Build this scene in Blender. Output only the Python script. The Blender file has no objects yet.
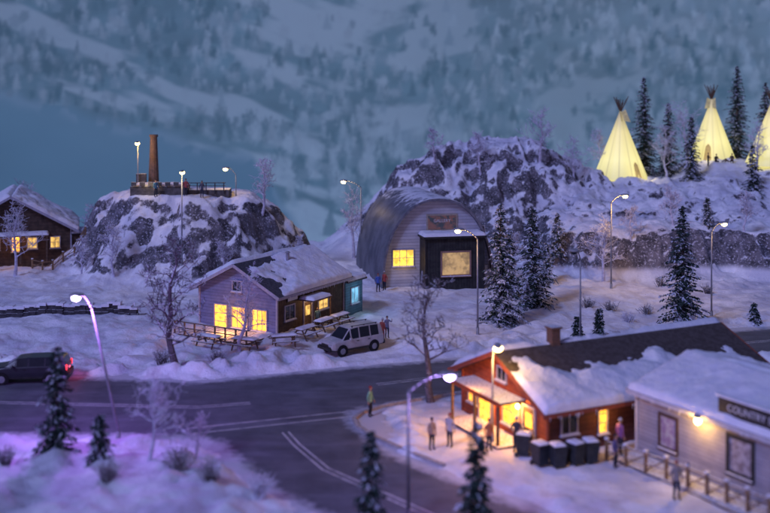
import bpy, math, random
import numpy as np
from mathutils import Vector, Matrix
random.seed(7); rng=np.random.default_rng(7)
S=bpy.context.scene
# ------------------------------------------------------------ noise
def _h(ix,iy,s):
    v=np.sin(ix*127.1+iy*311.7+s*74.7)*43758.5453
    return v-np.floor(v)
def vnoise(x,y,s=0):
    x=np.asarray(x,float); y=np.asarray(y,float)
    ix=np.floor(x); iy=np.floor(y); fx=x-ix; fy=y-iy
    fx=fx*fx*(3-2*fx); fy=fy*fy*(3-2*fy)
    a=_h(ix,iy,s); b=_h(ix+1,iy,s); c=_h(ix,iy+1,s); d=_h(ix+1,iy+1,s)
    return (a*(1-fx)+b*fx)*(1-fy)+(c*(1-fx)+d*fx)*fy
def fbm(x,y,o=4,s=0):
    t=0;a=.5;n=0
    for i in range(o):
        t=t+a*vnoise(x*2**i+i*13.3,y*2**i-i*7.7,s+i); n+=a; a*=.5
    return t/n
def sst(a,b,v):
    t=np.clip((v-a)/(b-a),0,1); return t*t*(3-2*t)
# ------------------------------------------------------------ road layout + terrain
MAIN=[(-120,46,5),(-60,54,5),(-24,59.6,6),(-11,58.6,5.3),(-3.7,62,4.7),(6.8,66.4,3.8),(16,70.6,3.7),(30,75.2,3.7),(60,84,4),(120,98,4)]
SIDE=[(-7,58,4.2),(-5,53.5,4),(-2.6,48.6,3.8),(1.8,43.6,3.9),(9,35,4),(30,12,4)]
PATHS=[[(-1.5,68.8),(.3,72),(1.5,80),(3.2,88),(5.5,93.5)],[(1.5,80),(-1,86),(-3,92),(-6,97)],[(-1.4,73.5),(-5.5,72.6),(-9.5,73.4)],[(8,76),(14,84),(22,90),(34,93)]]
def seg_d(x,y,P):
    best=None
    for (x0,y0,w0),(x1,y1,w1) in zip(P[:-1],P[1:]):
        dx=x1-x0;dy=y1-y0;L=dx*dx+dy*dy
        t=np.clip(((x-x0)*dx+(y-y0)*dy)/L,0,1)
        d=np.hypot(x-(x0+t*dx),y-(y0+t*dy))-(w0+(w1-w0)*t)
        best=d if best is None else np.minimum(best,d)
    return best
def RD(x,y):
    a=seg_d(x,y,MAIN); b=seg_d(x,y,SIDE); k=2.5
    h=np.clip(.5+.5*(b-a)/k,0,1)
    return b*(1-h)+a*h-k*h*(1-h)
def H(x,y):
    x=np.asarray(x,float); y=np.asarray(y,float)
    rd=RD(x,y)+1.0*(fbm(x/1.6,y/1.6,4,9)-.5)
    n1=fbm(x/9,y/9,4,1)-.5; n2=fbm(x/1.3,y/1.3,4,2)-.5
    off=sst(0,1.1,rd)
    yard=sst(-1,3,x)*(1-sst(58,64,y))
    flat=sst(72,77,y)*(1-sst(92,98,y))*.35
    amp=(1-.75*yard)*(1-flat)
    h=-.06+off*(.2+amp*(1.0*n1+.9*n2))
    lum=sst(.42,.75,fbm(x/1.1,y/.8,4,5))*(.3+1.1*fbm(x/4,y/4,2,15))
    h=h+off*np.exp(-((rd-1.8)/1.9)**2)*.62*lum*(1-.75*yard)
    h=h+off*(fbm(x/.5,y/.5,2,7)-.5)*.16*(1-.4*yard)
    fl=sst(0,5,rd)*(1-sst(50,56,y))*(1-sst(-6,0,x)); h=h+fl*.5
    h=h+.6*np.exp(-(((x+24)/12)**2+((y-76)/5)**2))
    for P in PATHS:
        dd=seg_d(x,y,[(a,b,0) for a,b in P]); h=h-off*(.22*np.exp(-(dd/.75)**2)-.07*np.exp(-((dd-1.3)/.4)**2))+off*.10*np.exp(-(dd/.9)**2)*(vnoise(x/.35,y/.35,77)-.5)
    pad=1-sst(2.4,4.2,np.hypot((x+2.4)*.9,y-71.3)); h=h*(1-pad)+pad*(.08+.08*(fbm(x/.5,y/.5,2,70)-.5))
    nn=fbm(x/4.5,y/4.5,5,3); rid=1-np.abs(2*fbm(x/2.6,y/2.6,4,4)-1)
    r=np.sqrt(((x+21.3)/12.6)**2+((y-107)/12)**2)+.5*(nn-.5)
    slope=(1-sst(.42,1.18,r))
    hd=8.2*slope + (sst(1.25,.9,r)*sst(.35,.65,r))*(rid-.75)*2.0
    h=np.maximum(h,hd*(sst(1.35,1.05,r))+h*.3)
    yc=99+5*(fbm(x/6,x*0+3.3,3,6)-.5)
    m=sst(yc,yc+4.2,y)*sst(14,20,x+4*(nn-.5))
    face=m*(1-m)*4
    hr=m*(4.6+1.6*(nn-.5))+face*(rid-.7)*3.6+sst(104,132,y)*sst(12,24,x)*2.9+sst(37,43,x)*sst(118,133,y)*1.9
    hr=hr+ sst(104,110,y)*(rid-.7)*1.6*sst(14,20,x)*(1-sst(124,128,y)*.7)
    h=h+hr
    xx=x+3*(nn-.5)
    zt=np.interp(xx,[-8,-3,2,7,12,18.5,23,27.5,34],[0,3.5,9.2,12.2,12.9,12.4,10.2,8.2,0])
    yy=y+5*(nn-.5)
    hb=zt*sst(107,126,yy)*(1-sst(134,148,yy))+((rid-.75)*2.8+(fbm(x/1.6,y/1.6,3,8)-.5)*1.3)*sst(108,114,yy)*sst(-6,2,x)*(1-sst(26,32,x))
    h=np.where((zt>0)&(yy>107.2),np.maximum(h,hb),h)
    h=h-10*sst(124,158,y)*(1-sst(8,20,x))-12*sst(141,160,y)*sst(8,20,x)
    return h
def hz(x,y): return float(H(np.array([x]),np.array([y]))[0])
# ------------------------------------------------------------ materials
MATS={}
def mat(name,col,col2=None,rough=.8,ns=3.0,bump=0.0,bs=None,boards=None,snow=None,emit=None,metal=0,coord='Object',detail=4,lo=.35,hi=.65,spec=.3,bd=None,en=1.3):
    if name in MATS: return MATS[name]
    m=bpy.data.materials.new(name); m.use_nodes=True; nt=m.node_tree; N=nt.nodes; L=nt.links
    b=N['Principled BSDF']; b.inputs['Roughness'].default_value=rough; b.inputs['Metallic'].default_value=metal
    b.inputs['Specular IOR Level'].default_value=spec
    tc=N.new('ShaderNodeTexCoord'); co=tc.outputs[coord]
    def mixc(f,a,c):
        x=N.new('ShaderNodeMix'); x.data_type='RGBA'; L.new(f,x.inputs[0])
        for s,i in ((a,6),(c,7)):
            if isinstance(s,tuple): x.inputs[i].default_value=(*s[:3],1)
            else: L.new(s,x.inputs[i])
        return x.outputs[2]
    def ramp(src,a,c):
        r=N.new('ShaderNodeMapRange'); r.inputs[1].default_value=a; r.inputs[2].default_value=c; r.interpolation_type='SMOOTHSTEP'; L.new(src,r.inputs[0]); return r.outputs[0]
    def math_(op,a,c):
        x=N.new('ShaderNodeMath'); x.operation=op
        for i,s in enumerate((a,c)):
            if isinstance(s,(int,float)): x.inputs[i].default_value=s
            else: L.new(s,x.inputs[i])
        return x.outputs[0]
    def noise(sc,det=detail):
        n=N.new('ShaderNodeTexNoise'); n.inputs['Scale'].default_value=sc; n.inputs['Detail'].default_value=det; n.inputs['Roughness'].default_value=.6; L.new(co,n.inputs['Vector']); return n.outputs[0]
    n=noise(ns)
    c=mixc(ramp(n,lo,hi),col,col2 if col2 else tuple(v*.75 for v in col))
    hgt=None
    if boards:
        ax,w=boards
        sp=N.new('ShaderNodeSeparateXYZ'); L.new(co,sp.inputs[0])
        v=sp.outputs['XYZ'.index(ax)]
        if ax=='X': v=math_('ADD',sp.outputs[0],sp.outputs[1])
        f=math_('FRACT',math_('DIVIDE',v,w),0)
        g=ramp(f,.0,.16)
        c=mixc(g,tuple(q*.3 for q in col),c); hgt=f
        wn=N.new('ShaderNodeTexWhiteNoise'); wn.noise_dimensions='1D'; L.new(math_('FLOOR',math_('DIVIDE',v,w),0),wn.inputs['W'])
        mx=N.new('ShaderNodeMix'); mx.data_type='RGBA'; mx.blend_type='MULTIPLY'; mx.inputs[0].default_value=1
        L.new(c,mx.inputs[6]); gr=N.new('ShaderNodeCombineColor')
        vv=math_('ADD',math_('MULTIPLY',wn.outputs[0],.2),.86)
        for i in range(3): L.new(vv,gr.inputs[i])
        L.new(gr.outputs[0],mx.inputs[7]); c=mx.outputs[2]
    if snow is not None:
        ge=N.new('ShaderNodeNewGeometry'); sp=N.new('ShaderNodeSeparateXYZ'); L.new(ge.outputs['Normal'],sp.inputs[0])
        sn=noise(ns*1.7,4)
        v=math_('ADD',sp.outputs[2],math_('MULTIPLY',math_('SUBTRACT',sn,.5),.9))
        c=mixc(ramp(v,snow,snow+.22),c,(.78,.80,.86))
    L.new(c,b.inputs['Base Color'])
    if bump or hgt is not None:
        bp=N.new('ShaderNodeBump'); s_=bs or ns*4
        bp.inputs['Strength'].default_value=max(bump,.4); bp.inputs['Distance'].default_value=(bd or .35/s_) if bump else .02
        src=noise(s_,3) if bump else hgt
        L.new(src,bp.inputs['Height']); L.new(bp.outputs[0],b.inputs['Normal'])
    if emit:
        ec,es=emit
        n2=noise(en,3)
        e=mixc(ramp(n2,.38,.62),tuple(v*.4 for v in ec),tuple(ec))
        L.new(e,b.inputs['Emission Color']); b.inputs['Emission Strength'].default_value=es
    MATS[name]=m; return m
m_snow=mat('snow_pile',(.84,.85,.89),(.72,.74,.84),ns=1.6,bump=.7,bs=4,rough=.75)
m_iron=mat('dark_iron',(.035,.035,.04),(.06,.06,.065),rough=.5,snow=.93)
m_galv=mat('galvanised_steel',(.26,.27,.30),(.34,.34,.37),rough=.5,metal=.2)
m_bulb=mat('warm_bulb',(.9,.8,.5),emit=((1,.72,.25),20),lo=-1,hi=0)
m_bulbv=mat('violet_bulb',(.8,.8,.9),emit=((.62,.5,1),14),lo=-1,hi=0)
m_wood=mat('weathered_wood',(.16,.10,.065),(.09,.06,.045),ns=5,bump=.3,snow=.8)
m_trim=mat('trim_paint',(.42,.41,.48),(.33,.32,.40),ns=4)
m_glassw=mat('lit_window_glass',(.5,.35,.1),rough=.2,emit=((1,.38,.03),3.4),en=2.2)
m_glassy=mat('dim_window_glass',(.3,.25,.1),rough=.15,emit=((1,.58,.14),1.2),en=2.2)
m_glassd=mat('dark_glass',(.02,.025,.03),rough=.08,spec=.6)
m_glassb=mat('blue_window_glass',(.1,.3,.4),rough=.2,emit=((.3,.7,1),.8))
m_black=mat('black_paint',(.02,.02,.022),(.035,.034,.036),rough=.55)
# ------------------------------------------------------------ mesh helpers
class M:
    def __init__(s): s.v=[];s.f=[];s.m=[]
    def add(s,vs,fs,mi=0):
        o=len(s.v); s.v+= [tuple(p) for p in vs]; s.f+=[tuple(o+i for i in f) for f in fs]; s.m+=[mi]*len(fs)
    def box(s,c,d,mi=0,rz=0,R=None):
        a,b,e=d[0]/2,d[1]/2,d[2]/2
        P=[Vector((x,y,z)) for z in(-e,e) for y in(-b,b) for x in(-a,a)]
        if R is None: R=Matrix.Rotation(rz,3,'Z')
        P=[R@p+Vector(c) for p in P]
        s.add(P,[(0,2,3,1),(4,5,7,6),(0,1,5,4),(2,6,7,3),(0,4,6,2),(1,3,7,5)],mi)
    def tube(s,p0,p1,r0,r1,n=6,mi=0,cap=True):
        p0=Vector(p0);p1=Vector(p1);d=(p1-p0)
        if d.length<1e-6:return
        d.normalize(); a=d.orthogonal().normalized(); b=d.cross(a)
        P=[]
        for p,r in((p0,r0),(p1,r1)):
            for i in range(n):
                t=2*math.pi*i/n; P.append(p+a*(r*math.cos(t))+b*(r*math.sin(t)))
        F=[(i,(i+1)%n,n+(i+1)%n,n+i) for i in range(n)]
        if cap: F+=[tuple(range(n))[::-1],tuple(range(n,2*n))]
        s.add(P,F,mi)
    def path(s,pts,rs,n=6,mi=0,cap=True):
        for a,b,r0,r1 in zip(pts[:-1],pts[1:],rs[:-1],rs[1:]): s.tube(a,b,r0,r1,n,mi,cap)
    def ell(s,c,r,nu=12,nv=8,mi=0,fn=None):
        P=[];F=[]
        for j in range(nv+1):
            ph=math.pi*j/nv
            for i in range(nu):
                th=2*math.pi*i/nu
                p=Vector((math.sin(ph)*math.cos(th),math.sin(ph)*math.sin(th),math.cos(ph)))
                if fn: p=fn(p)
                P.append((c[0]+p[0]*r[0],c[1]+p[1]*r[1],c[2]+p[2]*r[2]))
        for j in range(nv):
            for i in range(nu):
                F.append((j*nu+i,(j+1)*nu+i,(j+1)*nu+(i+1)%nu,j*nu+(i+1)%nu))
        s.add(P,F,mi)
    def obj(s,name,mats,parent=None,smooth=False,loc=None,rz=0):
        me=bpy.data.meshes.new(name); me.from_pydata(s.v,[],s.f)
        if not isinstance(mats,(list,tuple)): mats=[mats]
        for m in mats: me.materials.append(m)
        me.polygons.foreach_set('material_index',s.m)
        if smooth: me.polygons.foreach_set('use_smooth',[True]*len(s.f))
        me.update(); o=bpy.data.objects.new(name,me); S.collection.objects.link(o)
        if parent: o.parent=parent
        if loc: o.location=loc
        o.rotation_euler[2]=rz
        return o
def npobj(name,V,F,mats,smooth=False,parent=None):
    me=bpy.data.meshes.new(name); V=np.asarray(V,dtype=np.float32); F=np.asarray(F,dtype=np.int32)
    me.vertices.add(len(V)); me.vertices.foreach_set('co',V.ravel())
    k=F.shape[1]; me.loops.add(F.size); me.loops.foreach_set('vertex_index',F.ravel())
    me.polygons.add(len(F)); me.polygons.foreach_set('loop_start',np.arange(0,F.size,k,dtype=np.int32))
    me.polygons.foreach_set('loop_total',np.full(len(F),k,dtype=np.int32))
    if not isinstance(mats,(list,tuple)): mats=[mats]
    for m in mats: me.materials.append(m)
    me.polygons.foreach_set('use_smooth',[smooth]*len(F))
    me.update(calc_edges=True); me.validate()
    o=bpy.data.objects.new(name,me); S.collection.objects.link(o)
    if parent:o.parent=parent
    return o
def gridfaces(nx,ny):
    i,j=np.meshgrid(np.arange(nx-1),np.arange(ny-1)); a=(j*nx+i).ravel()
    return np.stack([a,a+1,a+nx+1,a+nx],1)
def root(name,loc,rz=0):
    e=bpy.data.objects.new(name,None); e.empty_display_size=.5; S.collection.objects.link(e); e.location=loc; e.rotation_euler[2]=rz; return e
def light(name,loc,power,col,size=.15,parent=None,kind='POINT',spot=None):
    l=bpy.data.lights.new(name,kind); l.energy=power; l.color=col; l.shadow_soft_size=size
    o=bpy.data.objects.new(name,l); S.collection.objects.link(o); o.location=loc
    if parent:o.parent=parent
    return o
# ------------------------------------------------------------ terrain
def axis(segs):
    out=[]
    for a,b,st in segs: out+=list(np.arange(a,b,st))
    return np.array(out)
xs=axis([(-500,-120,20),(-120,-60,2),(-60,-48,.6),(-48,56,.2),(56,80,.7),(80,120,2),(120,501,20)])
ys=axis([(-100,20,10),(20,36,1.5),(36,114,.2),(114,150,.4),(150,170,2),(170,600,20)])
X,Y=np.meshgrid(xs,ys); Z=H(X,Y)
def terrain_mat():
    m=bpy.data.materials.new('snowy_ground'); m.use_nodes=True; nt=m.node_tree;N=nt.nodes;L=nt.links;b=N['Principled BSDF']
    b.inputs['Roughness'].default_value=.8; b.inputs['Specular IOR Level'].default_value=.25
    g=N.new('ShaderNodeNewGeometry'); sp=N.new('ShaderNodeSeparateXYZ'); L.new(g.outputs['Normal'],sp.inputs[0])
    def noise(sc,d=8,r=.6):
        n=N.new('ShaderNodeTexNoise'); n.inputs['Scale'].default_value=sc; n.inputs['Detail'].default_value=d; n.inputs['Roughness'].default_value=r; L.new(g.outputs['Position'],n.inputs['Vector']); return n.outputs[0]
    def mth(op,a,c):
        x=N.new('ShaderNodeMath'); x.operation=op
        for i,s in enumerate((a,c)):
            if isinstance(s,(int,float)): x.inputs[i].default_value=s
            else: L.new(s,x.inputs[i])
        return x.outputs[0]
    def rmp(s,a,c):
        r=N.new('ShaderNodeMapRange'); r.interpolation_type='SMOOTHSTEP'; r.inputs[1].default_value=a; r.inputs[2].default_value=c; L.new(s,r.inputs[0]); return r.outputs[0]
    def mix(f,a,c):
        x=N.new('ShaderNodeMix'); x.data_type='RGBA'; L.new(f,x.inputs[0])
        for s,i in((a,6),(c,7)):
            if isinstance(s,tuple): x.inputs[i].default_value=(*s,1)
            else: L.new(s,x.inputs[i])
        return x.outputs[2]
    n1=noise(.3,4);n2=noise(1.0,5,.68);n3=noise(5,3,.7);n4=noise(.22,3)
    snow=mix(rmp(n1,.38,.62),(.62,.63,.72),(.86,.87,.91))
    snow=mix(rmp(n3,.60,.74),snow,(.50,.49,.56))
    rock=mix(rmp(n2,.35,.65),(.05,.05,.06),(.19,.18,.21))
    rock=mix(rmp(n3,.54,.68),rock,(.6,.6,.7))
    v=mth('ADD',sp.outputs[2],mth('MULTIPLY',mth('SUBTRACT',n2,.5),.55))
    v=mth('ADD',v,mth('MULTIPLY',mth('SUBTRACT',n4,.45),1.0))
    spz=N.new('ShaderNodeSeparateXYZ'); L.new(g.outputs['Position'],spz.inputs[0])
    v=mth('SUBTRACT',v,mth('MULTIPLY',rmp(spz.outputs[0],-6,4),.13))
    f=rmp(v,.56,.68)
    f=mth('MAXIMUM',f,rmp(spz.outputs[2],1.5,.8))
    # bare trodden strip tint where the snow is packed low
    L.new(mix(f,rock,snow),b.inputs['Base Color'])
    bp=N.new('ShaderNodeBump'); bp.inputs['Strength'].default_value=.85; bp.inputs['Distance'].default_value=.18
    L.new(mth('ADD',n2,mth('MULTIPLY',n3,.3)),bp.inputs['Height']); L.new(bp.outputs[0],b.inputs['Normal'])
    return m
npobj('ground',np.stack([X.ravel(),Y.ravel(),Z.ravel()],1),gridfaces(len(xs),len(ys)),terrain_mat(),True)
# road
rx=np.arange(-60,62,.4); ry=np.arange(12,92,.4); RX,RY=np.meshgrid(rx,ry); F=gridfaces(len(rx),len(ry))
d=RD(RX,RY).ravel(); keep=(d[F].min(1)<1.1); F=F[keep]
used=np.unique(F); remap=np.full(RX.size,-1); remap[used]=np.arange(len(used))
def road_mat():
    m=bpy.data.materials.new('asphalt'); m.use_nodes=True; nt=m.node_tree;N=nt.nodes;L=nt.links;b=N['Principled BSDF']
    b.inputs['Roughness'].default_value=.7; b.inputs['Specular IOR Level'].default_value=.3
    g=N.new('ShaderNodeNewGeometry')
    def noise(sc,d,rot=None,scl=None):
        v=g.outputs['Position']
        if rot is not None:
            mp=N.new('ShaderNodeMapping'); mp.inputs['Rotation'].default_value[2]=rot; mp.inputs['Scale'].default_value=scl; L.new(v,mp.inputs[0]); v=mp.outputs[0]
        n=N.new('ShaderNodeTexNoise'); n.inputs['Scale'].default_value=sc; n.inputs['Detail'].default_value=d; n.inputs['Roughness'].default_value=.65; L.new(v,n.inputs['Vector']); return n.outputs[0]
    def rmp(s,a,c,t=1):
        r=N.new('ShaderNodeMapRange'); r.inputs[1].default_value=a; r.inputs[2].default_value=c; r.inputs[4].default_value=t; L.new(s,r.inputs[0]); return r.outputs[0]
    def mix(f,a,c):
        x=N.new('ShaderNodeMix'); x.data_type='RGBA'; L.new(f,x.inputs[0])
        for s,i in((a,6),(c,7)):
            if isinstance(s,tuple): x.inputs[i].default_value=(*s,1)
            else: L.new(s,x.inputs[i])
        return x.outputs[2]
    c=mix(rmp(noise(.5,5),.3,.7),(.075,.08,.095),(.14,.145,.17))
    c=mix(rmp(noise(1.0,4,-.25,(.16,.8,1)),.5,.75,.35),c,(.30,.31,.38))
    c=mix(rmp(noise(9,3),.6,.8,.35),c,(.4,.4,.46))
    at=N.new('ShaderNodeAttribute'); at.attribute_name='edge'
    ad=N.new('ShaderNodeMath'); ad.operation='MULTIPLY_ADD'; L.new(noise(1.6,5),ad.inputs[0]); ad.inputs[1].default_value=1.1; L.new(at.outputs['Fac'],ad.inputs[2])
    c=mix(rmp(ad.outputs[0],.95,1.45,.85),c,(.62,.63,.70))
    L.new(c,b.inputs['Base Color']); return m
RV=np.stack([RX.ravel(),RY.ravel(),np.zeros(RX.size)],1)[used]
ro=npobj('road',RV,remap[F],road_mat())
ea=ro.data.attributes.new('edge','FLOAT','POINT'); ea.data.foreach_set('value',sst(-1.7,.3,d[used]).astype(np.float32))
m_line=mat('road_paint',(.62,.62,.62),(.32,.32,.35),ns=2.5,rough=.7,lo=.45,hi=.66)
def strip(mm,pts,w,off=0,z=.004):
    pts=[Vector((p[0],p[1],0)) for p in pts]; Ls=[];
    for i,p in enumerate(pts):
        dd=((pts[min(i+1,len(pts)-1)]-pts[max(i-1,0)])).normalized(); n=Vector((-dd.y,dd.x,0))
        Ls.append((p+n*(off-w/2),p+n*(off+w/2)))
    for (a,b),(c,e) in zip(Ls[:-1],Ls[1:]): mm.add([(a.x,a.y,z),(c.x,c.y,z),(e.x,e.y,z),(b.x,b.y,z)],[(0,1,2,3)])
mm=M()
A=[(x,y) for x,y,_ in MAIN[1:4]]+[(-8,59.4)]; B_=[(-.5,63.3)]+[(x,y) for x,y,_ in MAIN[5:9]]; C_=[(-5.4,54.2),(-4.6,52.2),(-2.9,48.8),(-.2,45.8),(2.2,43.1),(9,35)]
for o in(.17,-.17):
    strip(mm,A,.10,o); strip(mm,B_,.10,o); strip(mm,C_,.10,o)
strip(mm,[(-10.5,53.9),(-1.6,57.0)],.12,0,.0045); strip(mm,[(-10.8,54.8),(-2.1,57.8)],.12,0,.0045)
mm.obj('road_marking',m_line)
km=M(); kp=[(2.9,49.0),(1.0,51.2),(-.6,53.3),(-1.5,55.0),(-1.75,56.2),(-1.3,57.4),(-.2,58.5),(1.8,59.8),(5,61.4),(9,63.2)]
for a,b in zip(kp[:-1],kp[1:]):
    a=Vector((*a,.03));b=Vector((*b,.03)); dd=b-a
    km.box((a+b)/2,(dd.length+.04,.22,.26),0,math.atan2(dd.y,dd.x))
km.obj('kerb',mat('kerb_concrete',(.42,.38,.36),(.3,.28,.28),ns=3,snow=1.0))
# ------------------------------------------------------------ painted backdrop
def backdrop():
    st=.25; x=np.arange(-130,130,st); z=np.arange(-14,50,st); XX,ZZ=np.meshgrid(x,z); YY=172-34*np.abs(XX/130)**3
    def C(*a): return np.array(a)
    low=fbm(XX/22,ZZ/14,4,21)
    water=C(.23,.46,.52)*(0.72+.35*low[...,None])+ (sst(0,34,ZZ)[...,None])*C(.12,.15,.10)
    f=np.where(XX<-23,19-9.6*(XX+66)/43,9.4-1.6*(XX+23))+5*(fbm(XX/9,ZZ/9,4,22)-.5)
    fm=sst(-1.6,1.6,ZZ-f)[...,None]
    forest=C(.24,.42,.42)*(0.55+.8*fbm(XX/6,ZZ/4,4,23)[...,None])
    u=XX*.83+ZZ*.55; w=ZZ+.30*XX; w2=ZZ-.35*XX; bl=sst(-22,14,XX)
    sn=fbm(u/15,w/4.2,5,24)*(1-bl)+fbm(u/12,w2/6,5,25)*bl+.03*(1-np.abs(2*bl-1)); snm=sst(.52,.62,sn)[...,None]*(1.0-.35*sst(-5,25,XX)[...,None])
    forest=forest*(1-snm*.9)+C(.68,.84,.80)*snm*.9
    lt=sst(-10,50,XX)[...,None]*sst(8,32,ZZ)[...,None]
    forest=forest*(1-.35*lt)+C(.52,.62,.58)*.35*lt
    col=water*(1-fm)+forest*fm
    sh=np.exp(-((ZZ-f+1)/1.0)**2)[...,None]*(fbm(XX/3,ZZ/3,3,30)[...,None]>.42); col=col*(1-.3*sh)+C(.6,.76,.78)*.3*sh
    R=np.random.default_rng(3); n=7500
    tx=R.uniform(-110,110,n); tz=np.sort(R.uniform(-12,48,n))[::-1]
    snc=snm[...,0]
    for cx,cz in zip(tx,tz):
        ff=(19-9.6*(cx+66)/43) if cx<-23 else 9.4-1.6*(cx+23)
        if cz<ff: continue
        hh=R.uniform(1.2,3.0)*(1.7 if cz<12 else 1.0); ww=hh*R.uniform(.22,.40)
        i0=int((cx-ww+130)/st); i1=int((cx+ww+130)/st)+2; j0=int((cz+14)/st); j1=int((cz+hh+14)/st)+2
        if i0<0 or j0<0 or i1>=len(x) or j1>=len(z): continue
        if snc[j0,i0]>.4 and R.random()<.8: continue
        sx=XX[j0:j1,i0:i1]-cx; sz=(ZZ[j0:j1,i0:i1]-cz)/hh
        reg=vnoise(np.array([cx/9]),np.array([cz/6]),40)[0]
        if R.random()<.6: mk=1-sst(.6,1.1,np.sqrt((sx/ww)**2+((sz-.5)/.5)**2)+.9*(vnoise(sx*4+cx,sz*8,8)-.5))
        else: mk=(1-sst(.6,1.15,np.abs(sx)/(ww*(1.05-sz)+1e-3)+.7*(vnoise(sx*3+cx,sz*8,8)-.5)))*(sz<1)
        t=R.random(); fr=.34+.7*(reg-.35)+.12*(cx>-20)
        c=C(.60,.75,.72) if t<fr else C(.13,.27,.28) if t<.8 else C(.36,.52,.52)
        c=c*R.uniform(.85,1.15); mk=mk*(.5+.5*sst(.1,.7,sz) if t<fr else 1); a=(mk*R.uniform(.45,.85))[...,None]
        col[j0:j1,i0:i1]=col[j0:j1,i0:i1]*(1-a)+c*a
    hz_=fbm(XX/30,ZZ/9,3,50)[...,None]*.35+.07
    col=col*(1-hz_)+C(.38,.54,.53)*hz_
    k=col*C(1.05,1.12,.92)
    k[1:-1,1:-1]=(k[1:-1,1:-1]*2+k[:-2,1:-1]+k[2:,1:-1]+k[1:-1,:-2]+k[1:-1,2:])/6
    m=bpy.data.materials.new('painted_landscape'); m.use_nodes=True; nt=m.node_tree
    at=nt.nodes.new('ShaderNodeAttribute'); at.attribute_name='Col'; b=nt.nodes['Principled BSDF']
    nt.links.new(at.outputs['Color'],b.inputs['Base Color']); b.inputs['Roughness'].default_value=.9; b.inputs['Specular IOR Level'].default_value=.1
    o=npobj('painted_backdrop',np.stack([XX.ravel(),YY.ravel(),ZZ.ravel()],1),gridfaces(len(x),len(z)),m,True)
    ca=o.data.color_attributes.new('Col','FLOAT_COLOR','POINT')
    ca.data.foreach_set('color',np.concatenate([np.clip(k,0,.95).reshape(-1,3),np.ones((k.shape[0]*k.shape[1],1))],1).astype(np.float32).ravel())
backdrop()
# ------------------------------------------------------------ vegetation
m_bark=mat('bark',(.06,.045,.04),(.11,.09,.085),ns=6,snow=.62)
m_barks=mat('snowy_bark',(.08,.065,.07),(.15,.13,.15),ns=5,snow=.35)
m_frost=mat('frosted_twig',(.42,.40,.50),(.64,.62,.76),ns=3,snow=.3)
m_need=mat('needles_dark',(.022,.042,.036),(.042,.07,.058),ns=2)
m_needs=mat('needles_snowy',(.72,.74,.84),(.42,.45,.55),ns=3)
def conifer(x,y,h,rad=None,sn=.3,seed=0,zoff=0,name='pine_tree'):
    R=np.random.default_rng(seed+100); rad=rad or h*.2
    z0=hz(x,y)-.1+zoff; V=[];F=[];MI=[]
    mm=M(); mm.path([(0,0,0),(R.normal(0,.04),R.normal(0,.04),h*.5),(0,0,h)],[h*.02,h*.013,.01],7,0)
    nb=int(60+h*26)
    for k in range(nb):
        t=(k+R.random())/nb; t=t**1.1
        zz=h*(.04+.95*t); az=R.uniform(0,6.283)
        ln=(rad*(1-t)**.75*R.uniform(.45,1.2)+.08)
        if R.random()<.1: ln*=1.25
        up=.15-.5*(1-t)*R.uniform(.5,1.2)
        d=np.array([math.cos(az),math.sin(az),up]); sd=np.array([-math.sin(az),math.cos(az),0])
        if k%3==0: mm.tube((0,0,zz),tuple(np.array([0,0,zz])+d*ln*.9),.022,.006,3,0,False)
        nc=max(4,int(ln/.10)); clump=R.random()
        for q in range(nc):
            s=(q+R.random())/nc
            if s<.1: continue
            c=np.array([0,0,zz])+d*ln*s+np.array([0,0,-.12*ln*s*s])
            wd=(.10+.20*(1-s))*(.5+ln*.45)
            for sg in(-1,1):
                a=c+sd*sg*wd*R.uniform(.6,1.3)+d*R.uniform(.0,.22)+np.array([0,0,-R.uniform(.0,.16)])
                e=R.normal(0,1,3); e/=np.linalg.norm(e); e*=R.uniform(.04,.085)
                o=len(V); V+= [c-e,c+e,a+e*.6,a-e*.6]; F.append((o,o+1,o+2,o+3))
                MI.append(2 if R.random()<sn*(.3+s)*(.3+1.4*clump) else 1)
    mm.add(V,F,1); mm.m[-len(F):]=MI
    return mm.obj(name,[m_bark,m_need,m_needs],loc=(x,y,z0))
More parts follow.
